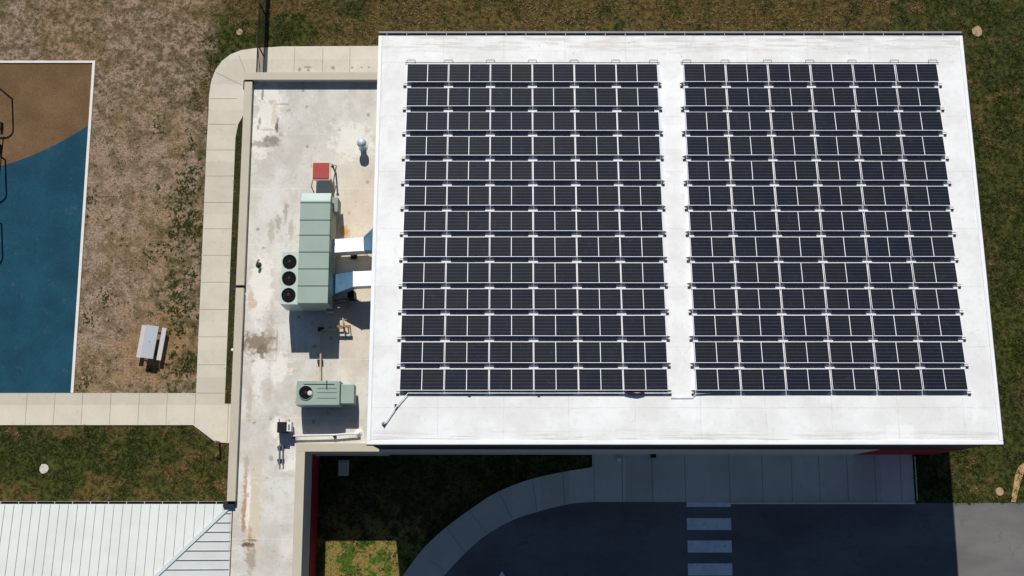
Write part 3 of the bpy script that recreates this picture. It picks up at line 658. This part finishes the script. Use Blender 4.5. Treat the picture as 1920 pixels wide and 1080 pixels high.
# legs of the lower duct and small pipework beneath it
t = thing('pipe_cluster', 'tangle of thin pipes in shade under the lower silver duct', 'pipes', P(650,570,ZF))
for k, (a, b) in enumerate((((618,565),(648,560)),((622,572),(650,566)),((630,578),(648,574)))):
    A, B = P(*a,zw(.55)), P(*b,zw(.55)); MB().tube([A,B,Vector((B.x,B.y,ZF+.02))], .035, 8).build('pipe', M['grey'], t)
MB().box(P(656,556,ZF).x,P(668,556,ZF).x,P(0,564,ZF).y,P(0,550,ZF).y,ZF+.002,ZF+.9).build('junction_box', M['black'], t)
# black pipe support between the ducts
q = P(664,481,ZF); t = thing('duct_foot', 'small black square foot on the roof between the two ducts', 'support', q)
MB().box(q.x-.16,q.x+.16,q.y-.14,q.y+.14,ZF+.002,ZF+.12).build('pad', M['black'], t); MB().tube([(q.x-.03,q.y,ZF+.1),(q.x-.03,q.y,ZF+.65)], .035, 8).build('post', M['grey'], t)

# fan on a stand with the red lid
zR = zw(1.0); a = P(587,305,zR); b = P(616.5,335,zR); cx_, cy_ = (a.x+b.x)/2, (a.y+b.y)/2; hw_, hh_ = (b.x-a.x)/2, (a.y-b.y)/2
t = thing('exhaust_fan', 'square red lidded exhaust fan on a cream four legged stand', 'exhaust fan', (cx_,cy_,ZF))
MB().box(cx_-hw_,cx_+hw_,cy_-hh_,cy_+hh_,zR-.04,zR).build('lid', M['red'], t, bevel=.02)
MB().box(cx_-hw_-.05,cx_+hw_+.07,cy_-hh_-.06,cy_+hh_+.06,zR-.16,zR-.045).build('frame', M['cream'], t, bevel=.01)
MB().box(cx_-hw_+.05,cx_+hw_-.05,cy_-hh_+.05,cy_+hh_-.05,zR-.42,zR-.16).build('body', M['grey'], t)
for sx in (-1,1):
    for sy in (-1,1):
        MB().tube([(cx_+sx*hw_,cy_+sy*hh_,zR-.16),(cx_+sx*(hw_+.22),cy_+sy*(hh_+.14),ZF+.02)], .028, 8).build('leg', M['cream'], t)
pq = P(623.5,312,zw(1.25)); t = thing('vent_stack', 'thin dark capped pipe standing beside the red exhaust fan', 'vent pipe', (pq.x,pq.y,ZF))
MB().tube([(pq.x,pq.y,ZF+.01),(pq.x,pq.y,zw(1.2))], .045, 10).build('pipe', M['grey'], t); MB().lathe((pq.x,pq.y,zw(1.2)), [(.075,0),(.075,.05),(.03,.09)], 12).build('cap', M['black'], t)
# mushroom vent
q = P(677,266,zw(.95)); t = thing('roof_vent', 'round pale blue mushroom vent near the hall wall', 'roof vent', (q.x,q.y,ZF))
MB().lathe((q.x,q.y,ZF+.005), [(.25,0),(.23,.02),(.16,.05),(.15,.75)], 24).build('pipe', M['vent'], t, smooth=True)
MB().lathe((q.x,q.y,zw(.62)), [(.2,0),(.245,.02),(.255,.15),(.24,.25),(.18,.32),(.09,.36)], 28).build('cap', M['vent'], t, smooth=True)
# goose-neck vent by the west parapet
q = P(485,497,ZF); t = thing('gooseneck_vent', 'small dark bent vent pipe close to the west parapet', 'vent pipe', (q.x,q.y,ZF))
MB().tube([(q.x,q.y,ZF+.01),(q.x,q.y,ZF+.38),(q.x+.02,q.y+.06,ZF+.46),(q.x+.06,q.y+.14,ZF+.46),(q.x+.08,q.y+.19,ZF+.36)], .05, 10).build('pipe', M['grey'], t, smooth=True)
MB().lathe((q.x,q.y,ZF+.003), [(.16,0),(.14,.03),(.055,.07)], 16).build('flashing', M['dark'], t)
# gas line and its stands
t = thing('gas_pipe', 'tan gas pipe running over the roof between the two air conditioners', 'pipe', P(601,660,ZF))
zp = zw(.22)
MB().tube([P(643,597,zp),P(643,615,zp),P(612,617,zp),P(603,620,zp),P(601,630,zp),P(601,715,zp)], .045, 10).build('pipe', M['pipe'], t)
for px,py in ((601,678.5),(602,618)): q = P(px,py,ZF); MB().box(q.x-.14,q.x+.14,q.y-.1,q.y+.1,ZF+.002,ZF+.17).build('support_block', M['dark'], t)
q = P(643.5,612,zw(.55)); t = thing('pipe_stand', 'timber topped pipe stand with two legs in the sun', 'pipe stand', (q.x,q.y,ZF))
MB().box(q.x-.38,q.x+.38,q.y-.06,q.y+.06,zw(.5),zw(.6)).build('beam', M['wood'], t)
for dx in (-.3,0,.3): MB().tube([(q.x+dx,q.y,ZF+.01),(q.x+dx,q.y,zw(.5))], .025, 8).build('leg', M['black'], t)
MB().tube([(q.x,q.y-.02,zw(.64)),(q.x,q.y+.42,zw(.64))], .035, 8).build('pipe', M['pipe'], t)
MB().tube([(q.x,q.y+.33,zw(.64)),(q.x+.16,q.y+.33,zw(.64)),(q.x+.16,q.y+.33,ZF+.3)], .03, 8).build('branch_pipe', M['grey'], t)

# small packaged unit
zS = zw(1.4); a = P(556.5,714,zS); b = P(637,760,zS)
su = thing('packaged_unit', 'small sage green rooftop unit with one fan and a side hood', 'air conditioner', ((a.x+b.x)/2,(a.y+b.y)/2,ZF))
MB().box(a.x+.06,b.x-.06,b.y+.06,a.y-.06,ZF,ZF+.3).build('base_rail', M['dark'], su)
MB().box(a.x,b.x,b.y,a.y,ZF+.3,zS).build('cabinet', M['sage'], su, bevel=.02)
for py in (728,736,746.5): yy = P(600,py,zS).y; MB().box(P(594,py,zS).x,P(631,py,zS).x,yy-.012,yy+.012,zS+.001,zS+.010).build('louvre', M['seam'], su)
MB().box(b.x-.03,b.x+.004,b.y+.02,a.y-.02,zS+.001,zS+.012).build('seam', M['seam'], su)
MB().box(a.x+.02,b.x-.02,b.y+.0,b.y+.03,zS+.001,zS+.010).build('seam', M['seam'], su)
c_ = P(663.5,756.5,zw(1.25)); d_ = P(637,720.5,zw(1.25))
MB().box(b.x+.004,c_.x,c_.y,d_.y,ZF+.45,zw(1.25)).build('side_hood', M['sage'], su, bevel=.02)
f = fan(su, P(573.5,736,zS), .335)
MB().lathe(P(581,737,zS+.05), [(.12,0),(.12,.015),(.08,.03)], 16).build('sunlit_blade_spot', M['bright'], f)  # pale disc added for the bright spot of a sunlit fan blade
a = P(569,719.5,zS+.03); b2 = P(627,719.5,zS+.03); MB().tube([a,b2], .02, 8).build('conduit', M['sage_dark'], su)
a = P(612.5,713,zS+.06); b2 = P(612.5,729,zS+.06); MB().tube([a,b2], .02, 8).build('conduit', M['black'], su)

# black exhaust box, drain pair, white conduit
z0_ = zw(.85); a = P(520,791,z0_); b = P(536,810,z0_)
t = thing('exhaust_box', 'square black exhaust box with a pale side panel on the low roof', 'exhaust vent', ((a.x+b.x)/2,(a.y+b.y)/2,ZF))
bx = MB().box(a.x,b.x,b.y,a.y,ZF+.05,z0_).build('housing', M['black'], t, bevel=.01)
MB().box(b.x+.02,b.x+.24,b.y+.05,a.y-.0,ZF+.2,ZF+.75).build('side_panel', M['conduit'], t); MB().box(b.x+.08,b.x+.17,b.y+.12,a.y-.12,ZF+.751,ZF+.78).build('louvre', M['grey'], t)
MB().box(a.x-.06,a.x-.02,b.y,a.y,ZF+.05,ZF+.7).build('side_bar', M['bright'], t)
MB().tube([(a.x+.08,a.y+.01,z0_-.1),(a.x+.08,a.y+.16,z0_-.1)], .02, 6).build('stub', M['dark'], t); MB().tube([(b.x+.1,a.y+.01,ZF+.6),(b.x+.1,a.y+.16,ZF+.6)], .02, 6).build('stub', M['dark'], t)
t = thing('drain_pipes', 'short pair of thin grey pipes lying south of the black exhaust box', 'pipes', P(527,855,ZF))
for dx in (-3.2,3.2): MB().tube([P(527+dx,834,zw(.16)),P(526.5+dx,873,zw(.16))], .03, 8).build('pipe', M['grey'], t)
for py in (839,863): q = P(527,py,ZF); MB().box(q.x-.17,q.x+.17,q.y-.06,q.y+.06,ZF+.002,ZF+.12).build('support_block', M['dark'], t)
t = thing('white_conduit', 'white conduit along the inner parapet with a round end boot', 'conduit', P(610,816,ZF))
MB().tube([P(546,817.5,zw(.28)),P(628,815.5,zw(.28)),P(650,813.5,zw(.28)),P(672,812,zw(.28)),P(673,812.5,zw(.02))], .05, 10).build('pipe', M['conduit'], t, smooth=True)
for px,py in ((551,819),(628.5,817)): q = P(px,py,ZF); MB().box(q.x-.07,q.x+.07,q.y-.1,q.y+.08,ZF+.002,ZF+.24).build('support_block', M['dark'], t)
q = P(673,812,ZF); MB().lathe(q+Vector((0,0,.003)), [(.2,0),(.17,.04),(.08,.1),(.07,.3)], 18).build('boot', M['conduit'], t)

# ------------------------------------------------------------------ things on the ground
# picnic table
q = P(280.7,641,.76); rz = -.13
t = thing('picnic_table', 'pale grey picnic table with two benches on bare ground', 'table', (q.x,q.y,0), rz=rz)
tt = MB().box(-.34,.34,-.9,.9,.72,.76).build('tabletop', M['table'], t, local=True, bevel=.01)
MB().lathe((0,0,.761), [(.028,0),(.028,.003)], 12).build('umbrella_hole', M['black'], tt, local=True)
for sx in (-1,1): MB().box(sx*.56-.125,sx*.56+.125,-.9,.9,.41,.45).build('bench', M['bench'], t, local=True, bevel=.01)
for sy in (-.6,.6):
    MB().tube([(-.56,sy,.40),(.56,sy,.40)], .025, 8).tube([(-.25,sy,.71),(-.42,sy,.02)], .025, 8).tube([(.25,sy,.71),(.42,sy,.02)], .025, 8).tube([(-.5,sy,.02),(.5,sy,.02)],.025,8).build('leg_frame', M['dark'], t, local=True)
# climbing frame at the left border: blue posts that bend over to the west
cf = thing('climbing_frame', 'dark blue tube climbing frame standing on the playing court', 'play equipment', P(0,300,0))
def hoop(px, py, h, reach, rr=.55):
    b = P(px,py,.02); path = [b, b+Vector((0,0,h-rr))]
    for k in range(1,7): a = k*math.pi/12; path.append(b+Vector((-rr*(1-math.cos(a)),0,h-rr+rr*math.sin(a))))
    path += [path[-1]+Vector((-reach,0,0))]
    for k in range(1,7): a = k*math.pi/12; path.append(b+Vector((-rr-reach-rr*math.sin(a),0,h-rr+rr*math.cos(a))))
    path.append(Vector((path[-1].x,b.y,.02))); return path
for px,py,h,rc in ((23,186,2.45,.3),(10,300,2.65,.35),(3,420,2.55,.6)): MB().tube(hoop(px,py,h,rc), .05, 10).build('arch', M['blue'], cf, smooth=True)
a = P(23,186,.0); bq = P(10,300,.0)
MB().tube([(a.x-.56,a.y,2.4),(bq.x-.56,bq.y,2.6),(P(3,420).x-.56,P(3,420).y,2.5)], .04, 8).build('top_bar', M['blue'], cf)
for px,py in ((4,236),(2,278)): q = P(px,py,0); MB().box(q.x-.07,q.x+.07,q.y-.25,q.y+.15,.02,.32).build('step', M['black'], cf)
# black fence north of the wing
fx = P(494.5,133,0).x; fy0 = 23.45
fe = thing('wire_fence', 'black wire mesh fence running away from the wing over the footpath', 'fence', (fx,fy0,0))
for k in range(5): y = fy0+.1+2.5*k; MB().tube([(fx,y,0),(fx,y,1.9)], .04, 8).build('post', M['black'], fe)
MB().tube([(fx,fy0,1.85),(fx,36,1.85)], .035, 8).build('rail', M['black'], fe); MB().tube([(fx,fy0,.12),(fx,36,.12)], .025, 6).build('rail', M['black'], fe)
MB().tube([(fx,fy0,.15),(fx,fy0+2.5,1.8)], .02, 6).build('brace', M['black'], fe)
wm = MB(); y = fy0-1.7
while y < 36:
    for sgn in (1,-1):
        ya, yb = (y, y+1.7); za_, zb_ = (.12,1.84) if sgn > 0 else (1.84,.12)
        if ya < fy0: f_ = (fy0-ya)/1.7; za_ += (zb_-za_)*f_; ya = fy0
        wm.add([(fx-.004,ya,za_),(fx+.004,ya,za_),(fx+.004,yb,zb_),(fx-.004,yb,zb_),(fx-.004,ya,za_+.012),(fx+.004,ya,za_+.012),(fx+.004,yb,zb_+.012),(fx-.004,yb,zb_+.012)], HX)
    y += .16
wm.build('mesh', M['black'], fe)
# post at the path corner
q = P(412,830,0); t = thing('marker_post', 'short dark post with a side bracket at the corner of the footpath', 'post', (q.x,q.y,0))
MB().box(q.x-.05,q.x+.05,q.y-.05,q.y+.05,0,1.0).build('shaft', M['grey'], t); MB().box(q.x-.22,q.x+.02,q.y-.04,q.y+.04,.86,.96).build('bracket', M['black'], t)
# lids and covers set in the grass
def lid(px, py, r, m, label, squash=1.0, n=14, jag=.06):
    q = P(px,py,0); pts = []
    for k in range(n): a = 2*math.pi*k/n; rr = r*(1+random.uniform(-jag,jag)); pts.append((q.x+rr*math.cos(a), q.y+rr*math.sin(a)*squash))
    t = tag(MB().prism(pts, 0, .05).build('access_lid', M[m], bevel=.012), label, 'access lid', 'round lids set in the grass'); return t
lid(449.5,60.5,.19,'lid','small round tan lid in the grass beside the black fence')
lid(1832,59,.29,'lid','large tan stone lid in the grass off the upper right roof corner',1.1,9,.12)
lid(83,879,.27,'lid_white','pale whitish lid in the lawn above the metal roof',1.0,9,.1)
lid(1874,922,.22,'lid','round tan lid in the lawn next to the curved sandy path')
q = P(437.5,657,0); t = thing('drain_stub', 'tiny white round pipe cap in the weeds beside the wing', 'drain pipe', (q.x,q.y,0))
MB().lathe((q.x,q.y,.02), [(.05,0),(.05,.16)], 12).build('pipe', M['conduit'], t); MB().lathe((q.x,q.y,.181), [(.085,0),(.08,.05),(.04,.07)], 14).build('cap', M['conduit'], t, smooth=True)
q = P(644.5,877.5,0); t = thing('utility_box', 'grey utility box cover in the dark shaded court', 'utility box', (q.x,q.y,0))
MB().box(q.x-.29,q.x+.29,q.y-.42,q.y+.42,0,.22).build('base', M['lid_grey'], t, bevel=.06); MB().box(q.x-.25,q.x+.25,q.y-.38,q.y+.3,.221,.26).build('cover', M['lid_white'], t, bevel=.05)
q = P(1161,861,.2); t = thing('dome_light', 'small round white dome lamp on the shaded pavement by the wall', 'lamp', (q.x,q.y,ZW))
MB().lathe((q.x,q.y,ZW+.002), [(.11,0),(.11,.12)], 16).build('base', M['grey'], t); MB().lathe((q.x,q.y,ZW+.122), [(.14,0),(.13,.06),(.09,.11),(.04,.13)], 18).build('dome', M['conduit'], t, smooth=True)
# handrail at the end of the pavement
rx = P(1715,900,0).x-.12; t = thing('handrail', 'thin pale handrail across the east end of the pavement', 'railing', (rx,2.1,ZW))
MB().tube([(rx,3.3,.62),(rx,1.0,.62)], .03, 8).build('rail', M['cream'], t)
for y in (3.25,2.15,1.05): MB().tube([(rx,y,ZW),(rx,y,.6)], .022, 8).build('post', M['dark'], t)

# ------------------------------------------------------------------ grass and weeds as real blades
def inpoly(x, y, pts):
    r = np.zeros(len(x), bool); n = len(pts)
    for i in range(n):
        x1,y1 = pts[i][0],pts[i][1]; x2,y2 = pts[(i+1)%n][0],pts[(i+1)%n][1]
        c = ((y1 > y) != (y2 > y)); 
        if y1 != y2: r ^= c & (x < (x2-x1)*(y-y1)/(y2-y1)+x1)
    return r
def blocked(x, y):
    b = inpoly(x,y,ow) | inpoly(x,y,sw) | inpoly(x,y,rp)
    b |= (x < cx0+.2) & (y < cy1+.2) & (y > cy0)
    b |= (x > XW-.1) & (x < XE+.1) & (y > YS-.05) & (y < YN+.1)
    b |= (x > XA-.05) & (x < XB+.05) & (y < YA+.05); b |= (x > XA) & (x < XW+.2) & (y > YB-.05) & (y < YA+.05)
    b |= (x < ex) & (y < ey)
    return b
def tufts(name, x, y, m, label, blades=5, lo=.05, hi=.12, up=.6, wd=.011, scale=None):
    n = len(x); sc = np.ones(n) if scale is None else scale
    X = np.repeat(x, blades); Y = np.repeat(y, blades); S = np.repeat(sc, blades); k = len(X)
    a = rng.uniform(0, 2*np.pi, k); L = rng.uniform(lo, hi, k)*S; W = wd*S*rng.uniform(.7,1.4,k); Z = L*up*rng.uniform(.4,1.3,k)
    ox = rng.normal(0,.02,k)*S; oy = rng.normal(0,.02,k)*S
    v = np.empty((k,3,3)); px_, py_ = -np.sin(a)*W, np.cos(a)*W
    v[:,0] = np.stack([X+ox+px_, Y+oy+py_, np.full(k,.004)],1); v[:,1] = np.stack([X+ox-px_, Y+oy-py_, np.full(k,.004)],1)
    v[:,2] = np.stack([X+ox+np.cos(a)*L, Y+oy+np.sin(a)*L, Z],1)
    me = bpy.data.meshes.new(name); me.vertices.add(k*3); me.vertices.foreach_set('co', v.ravel())
    me.loops.add(k*3); me.loops.foreach_set('vertex_index', np.arange(k*3, dtype=np.int32))
    me.polygons.add(k); me.polygons.foreach_set('loop_start', np.arange(0,k*3,3, dtype=np.int32)); me.update(calc_edges=True); me.validate()
    me.materials.append(m); o = bpy.data.objects.new(name, me); COL.objects.link(o)
    return tag(o, label, 'grass', kind='stuff')
N = 150000
x = rng.uniform(-31, 31, N); y = rng.uniform(-4.5, 31, N); ok = ~blocked(x,y)
wv = 1.2*np.sin(x*.9+1.3*np.sin(y*.7))+.8*np.sin(y*1.7+x*.4)
dirt = (x+.6*wv < -17.2) & (y > 5.8)
def vnoise(x, y, f, seed):
    r_ = np.random.default_rng(seed).random((256,256)); u = x*f+500.3; v = y*f+500.7; i = np.floor(u).astype(int); j = np.floor(v).astype(int); a = u-i; b = v-j
    a = a*a*(3-2*a); b = b*b*(3-2*b); g_ = lambda m,n: r_[m%256,n%256]
    return (g_(i,j)*(1-a)+g_(i+1,j)*a)*(1-b)+(g_(i,j+1)*(1-a)+g_(i+1,j+1)*a)*b
dens = .5*vnoise(x,y,1.1,1)+.5*vnoise(x,y,3.1,2)
lawn_ = ok & ~dirt; keep = lawn_ & (rng.random(N) < np.clip((dens-.28)*2.6,0,1))
worn_sunlit = np.hypot((x+7.6)/4.2,(y+4.2)/4.3) < 1.05; keep &= ~(worn_sunlit & (rng.random(N) < .75))
tufts('lawn_grass', x[keep], y[keep], M['lawn'], 'short green and straw coloured lawn around the buildings', 5, .05, .15, .6, .014, scale=.7+1.0*dens[keep])
d_ = ok & dirt & (rng.random(N) < np.clip((dens-.4)*2.2,0,1)*.8)
tufts('dry_grass', x[d_], y[d_], M['dry'], 'dry straw grass on the bare field beside the court', 4, .05, .12, .5, .012)
# green weeds in clumps
cl = [(345,350),(352,365),(340,385),(335,400),(348,410),(333,428),(330,462),(345,340),(360,345),(372,428),(325,535),(330,560),(322,585),(338,572),(340,700),(332,695),(372,485),(355,520),(165,600),(160,715),(200,560),(300,240),(285,480),(160,400),(172,370)]
wx, wy = [], []
for px,py in cl:
    q = P(px,py,0); k = int(rng.integers(14,34)); wx += list(rng.normal(q.x,.2,k)); wy += list(rng.normal(q.y,.28,k))
for k in range(110):
    cxq, cyq = rng.normal(-18.3,.6), rng.uniform(7.5,22); kk = int(rng.integers(3,9)); wx += list(rng.normal(cxq,.08,kk)); wy += list(rng.normal(cyq,.08,kk))
ys2 = rng.uniform(6.4,22.3,1500); wx += list(rng.uniform(XS+.05,-14.6,1500)); wy += list(ys2)
wx, wy = np.array(wx), np.array(wy); kx = ~blocked(wx,wy) | ((wx > XS) & (wx < -14.2))
tufts('green_weeds', wx[kx], wy[kx], M['weed'], 'dark green weeds along the footpath and on the bare field', 6, .05, .12, .6, .017)
